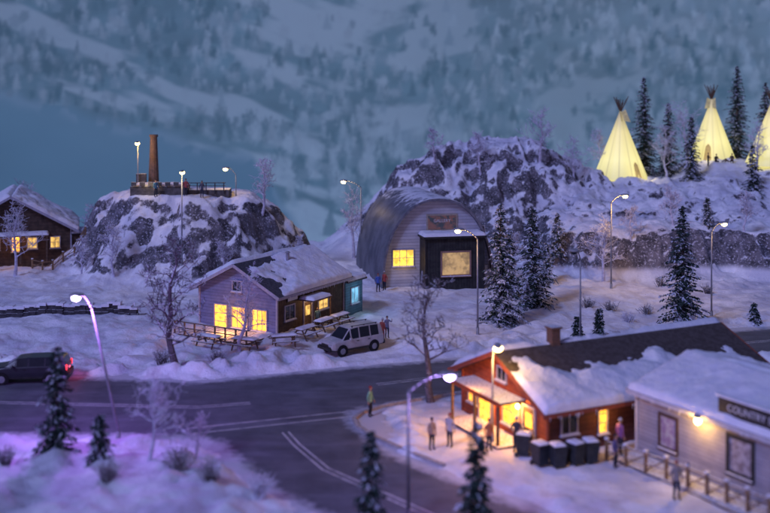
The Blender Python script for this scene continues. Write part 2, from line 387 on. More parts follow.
def bare(x,y,h,seed=0,w=.36,mats=None,name='bare_tree',trunk=.024,nb=15,start=.28,zoff=0,kids=4,curl=.28,dep0=2,rmin=.012,wob=.02):
    R=random.Random(seed+50); mm=M()
    def br(p,d,ln,r,dep):
        pts=[p];rs=[r]; n=3
        for i in range(n):
            d=(d+Vector((R.gauss(0,curl),R.gauss(0,curl),R.gauss(0,curl*.7)+.05))).normalized()
            p=p+d*ln/n; pts.append(p); rs.append(max(rmin,r*(1-.26*(i+1))))
        mm.path(pts,rs,5 if dep>1 else 3,0,False)
        if dep<=0:return
        for i in range(kids if dep>1 else kids+1):
            t=R.uniform(.25,1)*n; a=int(min(t,n-1e-3)); q=pts[a].lerp(pts[a+1],t-a)
            ax=Vector((R.gauss(0,1),R.gauss(0,1),R.gauss(0,.7)+.25)).normalized()
            br(q,(d*.55+ax).normalized(),ln*R.uniform(.42,.72),max(rmin,r*.55),dep-1)
    n=7; pts=[Vector((0,0,-.3))];rs=[h*trunk*1.3]; p=pts[0]
    for i in range(n):
        p=Vector((p.x+R.gauss(0,wob*h),p.y+R.gauss(0,wob*h),h*.88*(i+1)/n)); pts.append(p); rs.append(h*trunk*(1-.85*(i+1)/n)+.015)
    mm.path(pts,rs,8)
    for k in range(nb):
        t=start+(1-start)*(k+R.random()*.6)/nb; f=t*n; a=int(min(f,n-1e-3)); q=pts[a].lerp(pts[a+1],f-a)
        az=k*2.4+R.uniform(-.4,.4); up=R.uniform(.25,.9)+.6*t
        br(q,Vector((math.cos(az),math.sin(az),up)).normalized(),h*w*(1.1-.6*t)*R.uniform(.7,1.1),h*trunk*.5*(1.15-t),dep0)
    return mm.obj(name,[mats or m_barks],loc=(x,y,hz(x,y)+zoff))
def bush(x,y,h,seed=0,mt=None,n=46):
    R=random.Random(seed); mm=M()
    for i in range(n):
        a=R.uniform(0,6.28); t=R.uniform(.1,.9); p=Vector((R.gauss(0,.15),R.gauss(0,.15),-.1)); d=Vector((math.cos(a)*t,math.sin(a)*t,1)).normalized(); L=h*R.uniform(.5,1.05)
        q=p+d*L*.5; r=q+(d+Vector((R.gauss(0,.2),R.gauss(0,.2),-.05)))*L*.5
        mm.path([p,q,r],[.028,.018,.008],3)
        for k in range(4):
            s=p.lerp(r,R.uniform(.4,.95)); mm.tube(s,s+Vector((R.gauss(0,.22),R.gauss(0,.22),R.uniform(.0,.25)))*h*.7,.014,.006,3)
    mm.obj('shrub',[mt or m_barks],loc=(x,y,hz(x,y)))
for i,(x,y,h,r,sn) in enumerate([(9.2,79.5,9.6,1.75,.5),(12.7,86,8.8,1.9,.45),(22.7,76.2,10.1,1.95,.3),(-16.1,49,5.3,1.0,.28),(-13.6,47.7,2.2,.6,.35),(-.6,40.9,4.6,.85,.15),(3.75,40.8,5.0,.9,.15),(16,74.6,2.6,.55,.2),
    (35.2,136,13.5,2.3,.3),(38.6,126,8,1.5,.4),(49.3,140,13,2.3,.3),(44.5,121,6,1.4,.45),(33.5,104,3,.8,.5),(51,117,6,1.4,.5),(14.3,74.4,2.0,.5,.2),(29.5,79.9,1.6,.5,.5),(47.5,112,4,1,.5),(17.5,101.5,4.5,1.0,.6),(38.0,134,10,1.9,.35),(11.2,90,6.5,1.4,.5),(15.5,96,4,1,.6),(52.5,138,11,2,.35)]):
    conifer(x,y,h,r,sn,i)
bare(-13.7,66.0,9.2,3,.30,trunk=.026,nb=18,start=.2,dep0=3,kids=3,curl=.36,rmin=.02)
bare(2.75,59.6,7.1,11,.38,trunk=.03,nb=14,start=.38,dep0=3,kids=3,curl=.36,rmin=.016)
bare(-11.4,48,3.9,5,.5,m_frost,nb=12,start=.3,dep0=3,kids=3); bare(-9.4,50.0,2.2,44,.5,m_frost,nb=9,start=.15)
bare(-10.2,70.2,5.8,21,.32,m_frost,nb=14,dep0=3,kids=3)
for i,(x,y,h) in enumerate([(-37,100,7),(-46,112,7),(-26,96.0,5),(-12.6,102.5,5.6),(21.2,97,6.5),(18.7,121,6.5),(40,133,9),(-3.5,112,7),(52,124,6),(28,131,6),(-30,99,3.6),(36.8,131,7),(11.5,120,5),(23,122,5.5),(-9,101,3.6),(47.5,128,6),(30,104,4),(-49,108,8),(-15.5,96,3.4),(12.5,99,5),(-.2,109,6),(-42,118,8),(-33,112,5),(25,101.5,3.5),(37,103,4),(6,121,4)]):
    bare(x,y,h,60+i,.38,m_frost,nb=13,dep0=2,kids=5,rmin=.018)
for i,(x,y,h) in enumerate([(-9.7,47.3,1.4),(-7.9,45.2,1.2),(-5.6,44.6,1.3),(-15,67.5,1.2),(-11.3,67.2,1.1),(19.5,80.5,1),(17.6,86.5,1.3),(19,84.5,1),(25,81.5,1),(26.5,96,1.2),(13.6,90.5,1.3),(-4.2,92,1),(30,93,1.1),(21.8,83.5,1.1),(-21,44,1.1),(-12.5,45,1.1),(-18,47.5,1)]):
    bush(x,y,h,i,m_frost if i%3==2 else None)
# ------------------------------------------------------------ buildings
def slab(parent,P0,P1,P2,P3,th,mask,seed=0,name='roof_snow',base=.02):
    P=[np.array(p,float) for p in(P0,P1,P2,P3)]
    Lu=np.linalg.norm(P[1]-P[0]);Lv=np.linalg.norm(P[3]-P[0]); nu=max(8,int(Lu/.12));nv=max(8,int(Lv/.12))
    u,v=np.meshgrid(np.linspace(0,1,nu),np.linspace(0,1,nv)); U=u[...,None];V=v[...,None]
    pos=P[0]*(1-U)*(1-V)+P[1]*U*(1-V)+P[2]*U*V+P[3]*(1-U)*V
    nrm=np.cross(P[1]-P[0],P[3]-P[0]); nrm/=np.linalg.norm(nrm)
    if nrm[2]<0:nrm=-nrm
    n=fbm(u*Lu/1.6+seed*5,v*Lv/1.6,5,seed); m=mask(u,v)+.9*(n-.5)
    e=np.minimum(np.minimum(u,1-u)*Lu,np.minimum(v,1-v)*Lv)
    hgt=th*sst(0,.45,m)*(.6+.4*sst(0,.3,e))*(.7+.6*fbm(u*Lu/.9,v*Lv/.9,4,seed+3))
    hgt=np.where(e<1e-6,-.03,hgt+base-.05*(1-sst(0,.12,m)))
    pos=pos+nrm*hgt[...,None]
    npobj(name,pos.reshape(-1,3),gridfaces(nu,nv),m_snow,True,parent)
def gable(rt,L,W,he,hr,wm,sm,rm,oh=.5,t=.16,masks=(lambda u,v:u*0+.5,)*2,th=.28,base=-1.2,seed=0,tm=None):
    m=M(); c=W/2
    m.add([(0,0,base),(0,W,base),(0,W,he),(0,c,hr),(0,0,he)],[(0,4,3,2,1)],0)
    m.add([(L,0,base),(L,W,base),(L,W,he),(L,c,hr),(L,0,he)],[(0,1,2,3,4)],0)
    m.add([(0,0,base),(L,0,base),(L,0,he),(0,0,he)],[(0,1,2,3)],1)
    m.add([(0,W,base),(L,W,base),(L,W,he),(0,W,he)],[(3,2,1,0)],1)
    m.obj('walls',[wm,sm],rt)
    k=(hr-he)/c; ze=he-k*oh
    sec=[(-oh,ze+.02),(c,hr+.02),(W+oh,ze+.02),(W+oh,ze+t),(c,hr+t),(-oh,ze+t)]
    r=M(); A=[(-oh,y,z) for y,z in sec];B=[(L+oh,y,z) for y,z in sec]
    r.add(A+B,[(i,i+6,(i+1)%6+6,(i+1)%6) for i in range(6)]+[(5,4,1,0),(4,3,2,1),(6,7,10,11),(7,8,9,10)],0)
    r.obj('roof',[rm],rt)
    g=M(); tm=tm or m_trim
    for xx in(-oh-.03,L+oh+.03):
        for ya,yb in((-oh-.02,c),(W+oh+.02,c)):
            za,zb=ze+t/2,hr+t/2; ln=math.hypot(yb-ya,zb-za); a=math.atan2(zb-za,yb-ya)
            g.box((xx,(ya+yb)/2,(za+zb)/2-.02),(.05,ln,.24),0,R=Matrix.Rotation(a,3,'X'))
    for yy in(-oh-.03,W+oh+.03): g.box((L/2,yy,ze+t/2-.03),(L+2*oh,.05,.2),0)
    for xx,yy in((0,0),(0,W),(L,0),(L,W)): g.box((xx,yy,he/2),(.14,.14,he-.06),0)
    g.obj('trim',[tm],rt)
    for i,(ya,s) in enumerate(((-oh,0),(W+oh,1))):
        slab(rt,(-oh,ya,ze+t),(L+oh,ya,ze+t),(L+oh,c,hr+t),(-oh,c,hr+t),th,masks[i%len(masks)],seed+s)
    ic=M(); R=random.Random(seed); xx=-oh
    while xx<L+oh:
        xx+=R.expovariate(2.2); ic.tube((xx,-oh-.06,ze+.03),(xx,-oh-.06,ze-R.uniform(.03,.25)),.018,.004,4)
    ic.obj('icicles',[m_snow],rt)
def window(rt,pl,a,z,w,h,gm,fm=None,nx=2,nz=1,off=0,name='window',fw=.09,sill=True):
    fm=fm or m_trim; m=M()
    def B(ca,cd,cz,da,dd,dz,mi):
        if pl=='-y': m.box((ca,off-cd,cz),(da,dd,dz),mi)
        elif pl=='-x': m.box((off-cd,ca,cz),(dd,da,dz),mi)
        elif pl=='+x': m.box((off+cd,ca,cz),(dd,da,dz),mi)
    B(a,.012,z,w,.03,h,0)
    for s in(-1,1):
        B(a+s*(w/2+fw/2),.04,z,fw,.09,h+2*fw,1); B(a,.042,z+s*(h/2+fw/2),w,.08,fw,1)
    for i in range(1,nx): B(a-w/2+w*i/nx,.035,z,.05,.05,h,1)
    for i in range(1,nz): B(a,.034,z-h/2+h*i/nz,w,.045,.045,1)
    if sill: B(a,.09,z-h/2-fw-.03,w+.3,.2,.07,1); B(a,.09,z-h/2-fw+.03,w+.2,.14,.05,2)
    m.obj(name,[gm,fm,m_snow],rt)
def door(rt,pl,a,w,h,dm,off=0,glass=None,z0=0):
    m=M()
    def B(ca,cd,cz,da,dd,dz,mi):
        if pl=='-y': m.box((ca,off-cd,cz),(da,dd,dz),mi)
        else: m.box((off-cd,ca,cz),(dd,da,dz),mi)
    B(a,.02,z0+h/2,w,.05,h,0)
    for s in(-1,1): B(a+s*(w/2+.05),.05,z0+h/2,.1,.1,h+.1,1)
    B(a,.05,z0+h+.06,w+.22,.1,.12,1)
    if glass: B(a,.05,z0+h*.68,w*.6,.03,h*.36,2)
    B(a+w*.38,.08,z0+h*.46,.06,.06,.06,1)
    m.obj('door',[dm,m_trim,glass or dm],rt)
def text(rt,s,size,loc,rot,mt,name='lettering'):
    c=bpy.data.curves.new(name,'FONT'); c.body=s; c.size=size; c.align_x='CENTER'; c.align_y='CENTER'; c.extrude=.01; c.materials.append(mt)
    o=bpy.data.objects.new(name,c); S.collection.objects.link(o); o.parent=rt; o.location=loc; o.rotation_euler=rot
m_roofg=mat('shingle_roof',(.05,.05,.06),(.10,.10,.12),ns=6,bump=.4,bs=14)
m_white=mat('white_lettering',(.7,.7,.72),(.6,.6,.62))
def cabin_a():
    rt=root('wooden_cabin',(-8.1,75,.1),math.radians(60))
    wm=mat('violet_grey_siding',(.19,.21,.38),(.15,.165,.31),ns=2,boards=('Z',.24)); sm=mat('brown_board_wall',(.10,.065,.045),(.06,.04,.03),ns=3,boards=('X',.3))
    gable(rt,9.3,7.5,3.3,5.2,wm,sm,m_roofg,.55,seed=2,th=.38,masks=(lambda u,v:-.22+1.0*u+.15*(1-v),lambda u,v:u*0+.45))
    window(rt,'-x',5.35,1.05,1.15,1.9,m_glassw,nx=1,nz=3); 
    window(rt,'-x',3.5,1.2,1.4,1.5,m_glassw,nx=3,nz=2); window(rt,'-x',1.6,1.2,1.3,1.5,m_glassw,nx=3,nz=2)
    window(rt,'-x',3.75,3.6,.8,.7,m_glassd,nx=2,nz=1)
    window(rt,'-y',1.6,1.7,1.2,1.0,m_glassd,nx=2); door(rt,'-y',4.0,1.0,2.1,m_wood,glass=m_glassy); window(rt,'-y',6.2,1.7,1.3,1.0,m_glassy,nx=2)
    m=M(); m.box((1.9,-.06,2.75),(1.4,.06,.5),0); m.box((1.9,-.1,2.75),(1.25,.03,.36),1); m.obj('sign_board',[m_black,m_white],rt)
    m=M(); m.box((4,-.75,2.45),(2.6,1.5,.12),0); m.box((2.8,-1.4,1.2),(.12,.12,2.4),0); m.box((5.2,-1.4,1.2),(.12,.12,2.4),0); m.obj('entrance_canopy',[m_wood],rt)
    slab(rt,(2.7,-1.5,2.51),(5.3,-1.5,2.51),(5.3,0,2.51),(2.7,0,2.51),.2,lambda u,v:u*0+.6,5)
    mat('chimney_brick',(.16,.09,.07),(.1,.07,.06),ns=8,snow=.8)
    m=M(); m.tube((5,2.6,4.5),(5,2.6,5.6),.14,.14,10,0); m.tube((5,2.6,5.6),(5,2.6,5.72),.24,.1,10,0); m.obj('roof_vent',[m_galv],rt)
    tm=mat('teal_siding',(.12,.22,.29),(.09,.17,.23),ns=2,boards=('Z',.22)); m=M()
    m.add([(9.32,-.2,-1),(12,-.2,-1),(12,4.5,-1),(9.32,4.5,-1),(9.32,-.2,2.7),(12,-.2,2.7),(12,4.5,3.3),(9.32,4.5,3.3)],[(0,1,5,4),(1,2,6,5),(2,3,7,6),(3,0,4,7)],0)
    m.obj('extension_walls',[tm],rt)
    m=M(); m.add([(9.3,-.5,2.68),(12.3,-.5,2.68),(12.3,4.7,3.36),(9.3,4.7,3.36),(9.3,-.5,2.82),(12.3,-.5,2.82),(12.3,4.7,3.5),(9.3,4.7,3.5)],[(0,1,5,4),(1,2,6,5),(2,3,7,6),(3,0,4,7),(4,5,6,7),(3,2,1,0)],0); m.obj('extension_roof',[m_roofg],rt)
    slab(rt,(9.4,-.5,2.82),(12.3,-.5,2.82),(12.3,4.7,3.5),(9.4,4.7,3.5),.25,lambda u,v:u*0+.6,9)
    window(rt,'-y',10.7,1.5,1.1,1.2,m_glassb,nx=2,nz=1,off=-.2)
    light('window_glow',(-2.0,3.5,1.0),170,(1,.40,.06),.4,rt); light('blue_window_glow',(10.7,-1.2,1.8),25,(.3,.75,1),.3,rt)
    light('canopy_light',(4,-.9,2.2),35,(1,.6,.25),.1,rt)
    m=M()
    for i in range(14): m.box((-1.9+0,.4+i*.5,.28),(3.2,.44,.08),0)
    for i in range(8): m.box((-3.45,.2+i*.97,.75),(.1,.1,1.0),0)
    m.box((-3.45,3.6,1.25),(.12,7,.08),0); m.box((-3.45,3.6,.8),(.06,7,.08),0)
    m.obj('deck',[m_wood],rt)
cabin_a()
def picnic(x,y,rz):
    rt=root('picnic_table',(x,y,hz(x,y)+.05),rz); m=M()
    for i in range(5): m.box((0,-.32+i*.16,.75),(1.9,.145,.05),0)
    for s in(-1,1):
        m.box((0,s*.72,.45),(1.9,.26,.05),0)
        for e in(-1,1): m.box((e*.7,s*.42,.36),(.08,.08,.86),0,R=Matrix.Rotation(s*.5,3,'X'))
    for e in(-1,1): m.box((e*.7,0,.42),(.07,1.6,.08),0)
    m.obj('table_frame',[m_wood],rt)
    slab(rt,(-.93,-.38,.775),(.93,-.38,.775),(.93,.38,.775),(-.93,.38,.775),.1,lambda u,v:u*0+.6,int(x*10)%9,name='snow_cap')
for p in((-5.9,74.2,1.0),(-4.7,76.5,1.05),(-3.6,79,1.0),(-9.9,70.6,-.4),(-12.6,71.6,-.5),(-7.2,71.2,.3)): picnic(*p)
def quonset():
    rt=root('quonset_hut',(-.25,96.2,0),math.radians(12)); w=10.9;hgt=8.3;dep=13
    nA=36; e=2/2.2
    def prof(s,k=0):
        th=math.pi*s; c=math.cos(th); return (w/2-(w/2+k)*math.copysign(abs(c)**e,c), (hgt+k)*max(0,math.sin(th))**e)
    ysn=np.arange(-.55,dep+.01,.09); V=[];nx=nA+1
    for j,yy in enumerate(ysn):
        for i in range(nx):
            a=prof(i/nA,.16+(.045 if (j//2)%2 else 0)); V.append((a[0],yy,a[1]-.3*(a[1]<.01)))
    F=gridfaces(nx,len(ysn))
    rm=mat('corrugated_steel',(.17,.18,.22),(.10,.11,.14),ns=.6,rough=.5,snow=.78,metal=.1)
    npobj('arched_roof',V,F,rm,True,rt)
    V=[];
    for k in(.16,-.05):
        for i in range(nx): a=prof(i/nA,k); V.append((a[0],-.56,a[1]))
    for i in range(nx): a=prof(i/nA,-.05); V.append((a[0],.3,a[1]))
    npobj('roof_rim',V,gridfaces(nx,3),mat('rim_steel',(.12,.12,.15),(.2,.2,.24),ns=2),False,rt)
    sid=mat('pale_clapboard',(.52,.52,.58),(.45,.45,.52),ns=1.2,boards=('Z',.3)); m=M()
    pts=[(prof(i/nA)[0],.0,prof(i/nA)[1]) for i in range(nx)]
    m.add([(w/2,0,-1)]+pts,[(0,i+2,i+1) for i in range(nA)],0); m.add([(0,0,-1),(w,0,-1),(w,0,0),(0,0,0)],[(0,1,2,3)],0); m.obj('front_wall',[sid],rt)
    m=M(); m.add([(w/2,dep-.05,-1)]+[(p[0],dep-.05,p[2]) for p in pts],[(0,i+1,i+2) for i in range(nA)],0); m.obj('rear_wall',[sid],rt)
    window(rt,'-y',2.05,2.75,2.0,1.5,mat('yellow_window',(.5,.4,.1),emit=((1,.58,.06),2.2)),nx=3,nz=2)
    pb=mat('black_boards',(.022,.022,.024),(.04,.04,.04),ns=2,boards=('X',.28)); m=M()
    m.box((6.6,-1.1,2.0),(5.8,2.2,5.7),0); m.obj('porch_walls',[pb],rt)
    m=M(); m.box((6.6,-1.2,4.93),(6.2,2.6,.2),0)
    for xx in(3.72,9.48): m.box((xx,-2.24,2.3),(.14,.1,5),0)
    m.obj('porch_roof',[m_black],rt)
    slab(rt,(3.5,-2.5,5.03),(9.7,-2.5,5.03),(9.7,0,5.03),(3.5,0,5.03),.3,lambda u,v:u*0+.6,4)
    window(rt,'-y',6.7,2.4,2.7,2.1,mat('porch_window',(.25,.2,.12),rough=.15,emit=((.8,.5,.22),.6),en=1.1),mat('window_frame_red',(.32,.2,.16),(.25,.15,.12)),nx=1,nz=1,off=-2.2,fw=.16)
    m=M(); m.box((5.9,-.06,6.1),(3.1,.1,1.6),0); m.box((5.9,-.13,6.1),(2.8,.05,1.3),1); m.obj('painted_sign',[mat('sign_frame',(.4,.36,.3)),mat('sign_picture',(.10,.13,.12),(.38,.2,.13),ns=2.2,lo=.4,hi=.6)],rt)
    text(rt,'GALLERY',.42,(5.9,-.17,6.25),(math.pi/2,0,0),m_white)
    window(rt,'-y',10.0,5.0,.4,1.2,m_glassd,nx=1); 
    m=M(); m.box((9.9,-1.1,.85),(.5,.5,2.3),0); m.box((10.4,-.8,.6),(.6,.5,1.7),0); m.obj('meter_cabinets',[m_galv],rt)
    light('window_glow',(2.05,-1.2,2.2),25,(1,.6,.15),.2,rt)
quonset()
def cabin_c():
    rt=root('log_cabin',(-33.6,107,hz(-33.6,107)+.1),math.radians(107)); wm=mat('dark_logs',(.11,.07,.05),(.06,.04,.03),ns=2,boards=('Z',.35))
    gable(rt,11,12,3.2,6.6,wm,wm,m_roofg,.8,seed=6,th=.42,masks=(lambda u,v:u*0+.35,lambda u,v:u*0+.6))
    for a in(1.6,3.9): window(rt,'-x',a,1.7,.9,1.1,m_glassy,nx=2,nz=2)
    window(rt,'-x',5.5,1.8,.8,1.8,m_glassw,nx=1,nz=2); window(rt,'-x',7.8,1.7,1.3,1.1,m_glassy,nx=2,nz=2); window(rt,'-x',5.8,4.3,.9,.8,m_glassd)
    m=M(); m.box((-.9,6.2,2.65),(1.8,8,.12),0)
    for yy in(2.4,5,7.6,10): m.box((-1.7,yy,1.2),(.16,.16,2.8),0)
    m.obj('porch',[m_wood],rt); slab(rt,(-1.8,2.2,2.71),(-1.8,10.2,2.71),(0,10.2,2.71),(0,2.2,2.71),.25,lambda u,v:u*0+.6,8)
    m=M(); m.box((1.6,-1.2,.9),(3,2.2,3.0),0); m.obj('lean_to',[wm],rt)
    slab(rt,(-.1,-2.5,2.55),(3.3,-2.5,2.55),(3.3,0,2.6),(-.1,0,2.6),.3,lambda u,v:u*0+.6,3)
    m=M(); m.box((1.6,-1.25,2.5),(3.4,2.5,.1),0); m.obj('lean_to_roof',[m_roofg],rt)
    light('porch_light',(-1.2,5.5,2.3),60,(1,.5,.15),.2,rt)
cabin_c()
def red_house():
    rt=root('red_house',(8.15,50.1,.1),math.radians(25.8)); W=8.4;L=15
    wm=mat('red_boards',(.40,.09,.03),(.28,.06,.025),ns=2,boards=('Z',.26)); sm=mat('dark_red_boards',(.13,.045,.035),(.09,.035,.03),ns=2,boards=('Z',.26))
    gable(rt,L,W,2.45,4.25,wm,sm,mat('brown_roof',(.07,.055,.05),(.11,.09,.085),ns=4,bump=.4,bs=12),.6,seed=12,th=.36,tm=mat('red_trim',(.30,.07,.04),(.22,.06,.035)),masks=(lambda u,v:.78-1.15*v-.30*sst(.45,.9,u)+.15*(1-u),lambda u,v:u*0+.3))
    door(rt,'-x',5.9,1.15,2.1,m_glassw); window(rt,'-x',7.2,1.4,.9,1.1,m_glassw,nx=2,nz=2)
    window(rt,'-x',3.3,1.35,1.5,1.3,m_glassw,nx=2,nz=2); door(rt,'-x',1.6,1.0,2.05,m_wood,glass=m_glassw)
    window(rt,'-x',4.2,3.15,.8,.6,m_glassd,nx=2)
    window(rt,'-y',3.4,1.5,.45,1.4,m_glassw,nx=1,nz=3); window(rt,'-y',1.3,1.5,.9,.9,m_glassd,nx=2); window(rt,'-y',7.5,1.5,1,.9,m_glassd,nx=2)
    m=M()
    for yy in(2.2,4.5,6.9): m.box((-1.55,yy,1.1),(.13,.13,2.3),0)
    m.box((-.8,4.55,2.3),(1.7,5.2,.1),0); m.box((-.85,4.55,.08),(1.9,5.4,.12),0)
    m.obj('porch',[m_wood],rt)
    m=M(); m.box((-1.66,4.55,2.3),(.05,5.3,.22),0); m.obj('porch_fascia',[wm],rt)
    m=M()
    for yy in(5.0,2.4): m.box((-.1,yy,2.0),(.14,.12,.2),0); m.ell((-.2,yy,1.92),(.11,.11,.13),10,8,1)
    m.obj('wall_lamps',[m_iron,m_bulb],rt)
    light('porch_light',(-.5,5.0,1.9),230,(1,.42,.06),.1,rt); light('porch_light',(-.5,2.4,1.9),230,(1,.42,.06),.1,rt)
    light('gable_light',(-1.7,4.6,2.9),70,(1,.38,.07),.3,rt)
    m=M(); m.box((3.4,4.3,4.5),(.55,.55,1.6),0); m.box((3.4,4.3,5.3),(.7,.7,.12),0); m.obj('chimney',[MATS['chimney_brick']],rt)
    m=M(); m.box((7.6,-.12,1.2),(.5,.2,.7),0); m.box((11,-.15,1.0),(1.2,.3,1.6),0); m.obj('meter_box',[m_galv],rt)
    light('side_window_glow',(3.4,-.7,1.6),30,(1,.5,.12),.15,rt)
red_house()
def store():
    rt=root('clapboard_store',(12.75,50.6,.1),math.radians(-60)); L=13;W=8
    wm=mat('cream_clapboard',(.40,.37,.41),(.33,.31,.35),ns=1.5,boards=('Z',.2))
    gable(rt,L,W,3.2,4.4,wm,wm,m_roofg,.35,seed=20,th=.3,masks=(lambda u,v:u*0+.55,lambda u,v:u*0+.4),tm=mat('white_trim',(.55,.53,.57),(.45,.44,.48)))
    pic=mat('window_poster',(.30,.2,.32),(.45,.42,.45),ns=3.5,lo=.4,hi=.6)
    window(rt,'-y',2.15,1.7,1.0,1.45,pic,mat('window_frame_dark',(.1,.06,.05)),nx=1,fw=.14); window(rt,'-y',6.5,1.85,1.25,1.5,mat('window_poster_b',(.40,.38,.43),(.2,.17,.19),ns=3,lo=.4,hi=.6),m_black,nx=1,fw=.16)
    window(rt,'-y',10.5,1.9,1.5,1.5,m_glassy,nx=2)
    m=M(); m.box((7.7,-.14,3.7),(4.6,.14,1.35),0); m.box((7.7,-.2,4.42),(4.8,.24,.1),1); m.obj('sign_board',[m_black,m_snow],rt)
    text(rt,'COUNTRY STORE',.44,(7.7,-.225,3.95),(math.pi/2,0,0),m_white); text(rt,'gifts & supplies',.36,(7.7,-.225,3.45),(math.pi/2,0,0),m_white)
    m=M(); m.tube((4.35,-.02,3.05),(4.35,-.35,3.15),.03,.03,6,0); m.ell((4.35,-.38,2.95),(.16,.16,.19),10,8,1); m.tube((4.35,-.38,3.1),(4.35,-.38,3.2),.2,.06,10,0); m.obj('wall_lamp',[m_iron,m_bulb],rt)
    light('wall_light',(4.35,-.62,2.85),140,(1,.55,.1),.12,rt)
    m=M()
    for i in range(14): m.box((.5+i*.93,-.9,.1),(.9,1.7,.1),0)
    m.obj('boardwalk',[m_wood],rt)
store()
def fence(pts,name='wooden_fence',hh=1.05,gap=1.15,mt=None):
    m=M()
    for a,b in zip(pts[:-1],pts[1:]):
        a=Vector((*a,0));b=Vector((*b,0));n=max(1,round((b-a).length/gap)); ang=math.atan2((b-a).y,(b-a).x)
        for i in range(n+1):
            p=a.lerp(b,i/n); z=hz(p.x,p.y); m.box((p.x,p.y,z+hh/2-.15),(.13,.13,hh+.3),0,ang); m.box((p.x,p.y,z+hh+.05),(.17,.17,.09),1,ang)
            if i<n:
                q=a.lerp(b,(i+1)/n); zq=hz(q.x,q.y)
                for r in(.45,.9): m.tube((p.x,p.y,z+r*hh),(q.x,q.y,zq+r*hh),.045,.045,5,0)
                m.tube((p.x,p.y,z+.2),(q.x,q.y,zq+.85*hh),.035,.035,4,0)
    m.obj(name,[mt or mat('fence_wood',(.30,.19,.10),(.2,.12,.07),ns=4,snow=.75),m_snow])
fence([(11.0,49.6),(13.9,45.9),(18,39.5)])
fence([(-36.5,103.5),(-33,102.5),(-31,103.5)],hh=1.0)
def bin_(x,y,rz):
    rt=root('waste_bin',(x,y,hz(x,y)),rz); m=M()
    b=[(-.27,-.3),(.27,-.3),(.27,.3),(-.27,.3)]; t=[(-.35,-.4),(.35,-.4),(.35,.38),(-.35,.38)]
    m.add([(*p,.1) for p in b]+[(*p,1.05) for p in t],[(0,1,5,4),(1,2,6,5),(2,3,7,6),(3,0,4,7),(3,2,1,0),(4,5,6,7)],0)
    m.box((0,-.02,1.1),(.76,.86,.07),0); m.tube((-.3,.42,1.08),(.3,.42,1.08),.03,.03,6,0)
    for s in(-1,1): m.tube((s*.27,.3,.12),(s*.33,.3,.12),.12,.12,12,0)
    m.obj('bin_body',[mat('bin_plastic',(.02,.025,.03),(.035,.04,.045),rough=.5)],rt)
    slab(rt,(-.36,-.42,1.14),(.36,-.42,1.14),(.36,.38,1.14),(-.36,.38,1.14),.08,lambda u,v:u*0+.35,int(abs(x*7))%9,name='snow_cap')
for p in((7.6,49.0,.5),(8.4,48.7,.3),(9.3,48.9,.6),(10.1,49.2,.2),(7.0,50.4,1.2)): bin_(*p)
def ruin():
    z=8.0
    rt=root('smokestack',(-24.4,105.5,z-.5)); m=M()
    m.tube((0,0,-1),(0,0,1.2),.85,.8,10,0); m.tube((0,0,1.2),(0,0,6.6),.58,.36,12,0); m.tube((0,0,6.6),(0,0,6.85),.45,.45,12,0); m.obj('stack',[mat('old_brick',(.15,.10,.09),(.09,.07,.065),ns=5,bump=.5,bs=14)],rt)
    rt=root('stone_ruin',(-21,103.5,z-.6),.05); st=mat('dark_stone',(.07,.065,.065),(.13,.12,.12),ns=2.5,bump=.7,bs=6,snow=.75); m=M()
    m.box((-2.2,0,.3),(5.6,3.2,3.0),0); m.box((2.6,.4,.1),(4.6,2.6,2.5),0)
    for i in range(7): m.box((-4.6+i*.85,-1.7,2.05),(.5,.25,.4),0)
    for i in range(5): m.box((.8+i*.9,-1.05,1.55),(.1,.1,1.2),1)
    m.box((2.6,-1.05,2.1),(4.0,.06,.08),1); m.box((2.6,-1.05,1.8),(4.0,.06,.06),1); m.box((-4.4,1.2,2.3),(1.0,.5,1.2),0); m.box((-2.1,-1.63,.7),(1.0,.1,1.3),1)
    m.obj('stone_walls',[st,m_iron],rt)
    slab(rt,(-4.9,-1.5,1.8),(.5,-1.5,1.8),(.5,1.5,1.8),(-4.9,1.5,1.8),.25,lambda u,v:u*0+.3,2)
    light('ruin_light',(-3,-2.6,2.2),35,(1,.75,.4),.2,rt)
ruin()
m=M(); R=random.Random(4)
for i in range(34):
    x=-36+i*.47; y=82.6-.03*i+R.uniform(-.08,.08); zb=hz(x,82.0)
    for k in range(2): m.box((x+R.uniform(-.1,.1),y+.1*k,zb+.1+k*.42),(.5+R.uniform(-.06,.12),.5,.46),0,R.uniform(-.12,.12))
    m.box((x,y+.12,zb+.80+R.uniform(-.04,.05)),(.62,.75,.16+R.uniform(0,.1)),1,R.uniform(-.1,.1))
m.obj('stone_wall',[mat('wall_stone',(.035,.033,.04),(.08,.075,.085),ns=2,bump=.6,bs=6,snow=.8),m_snow])
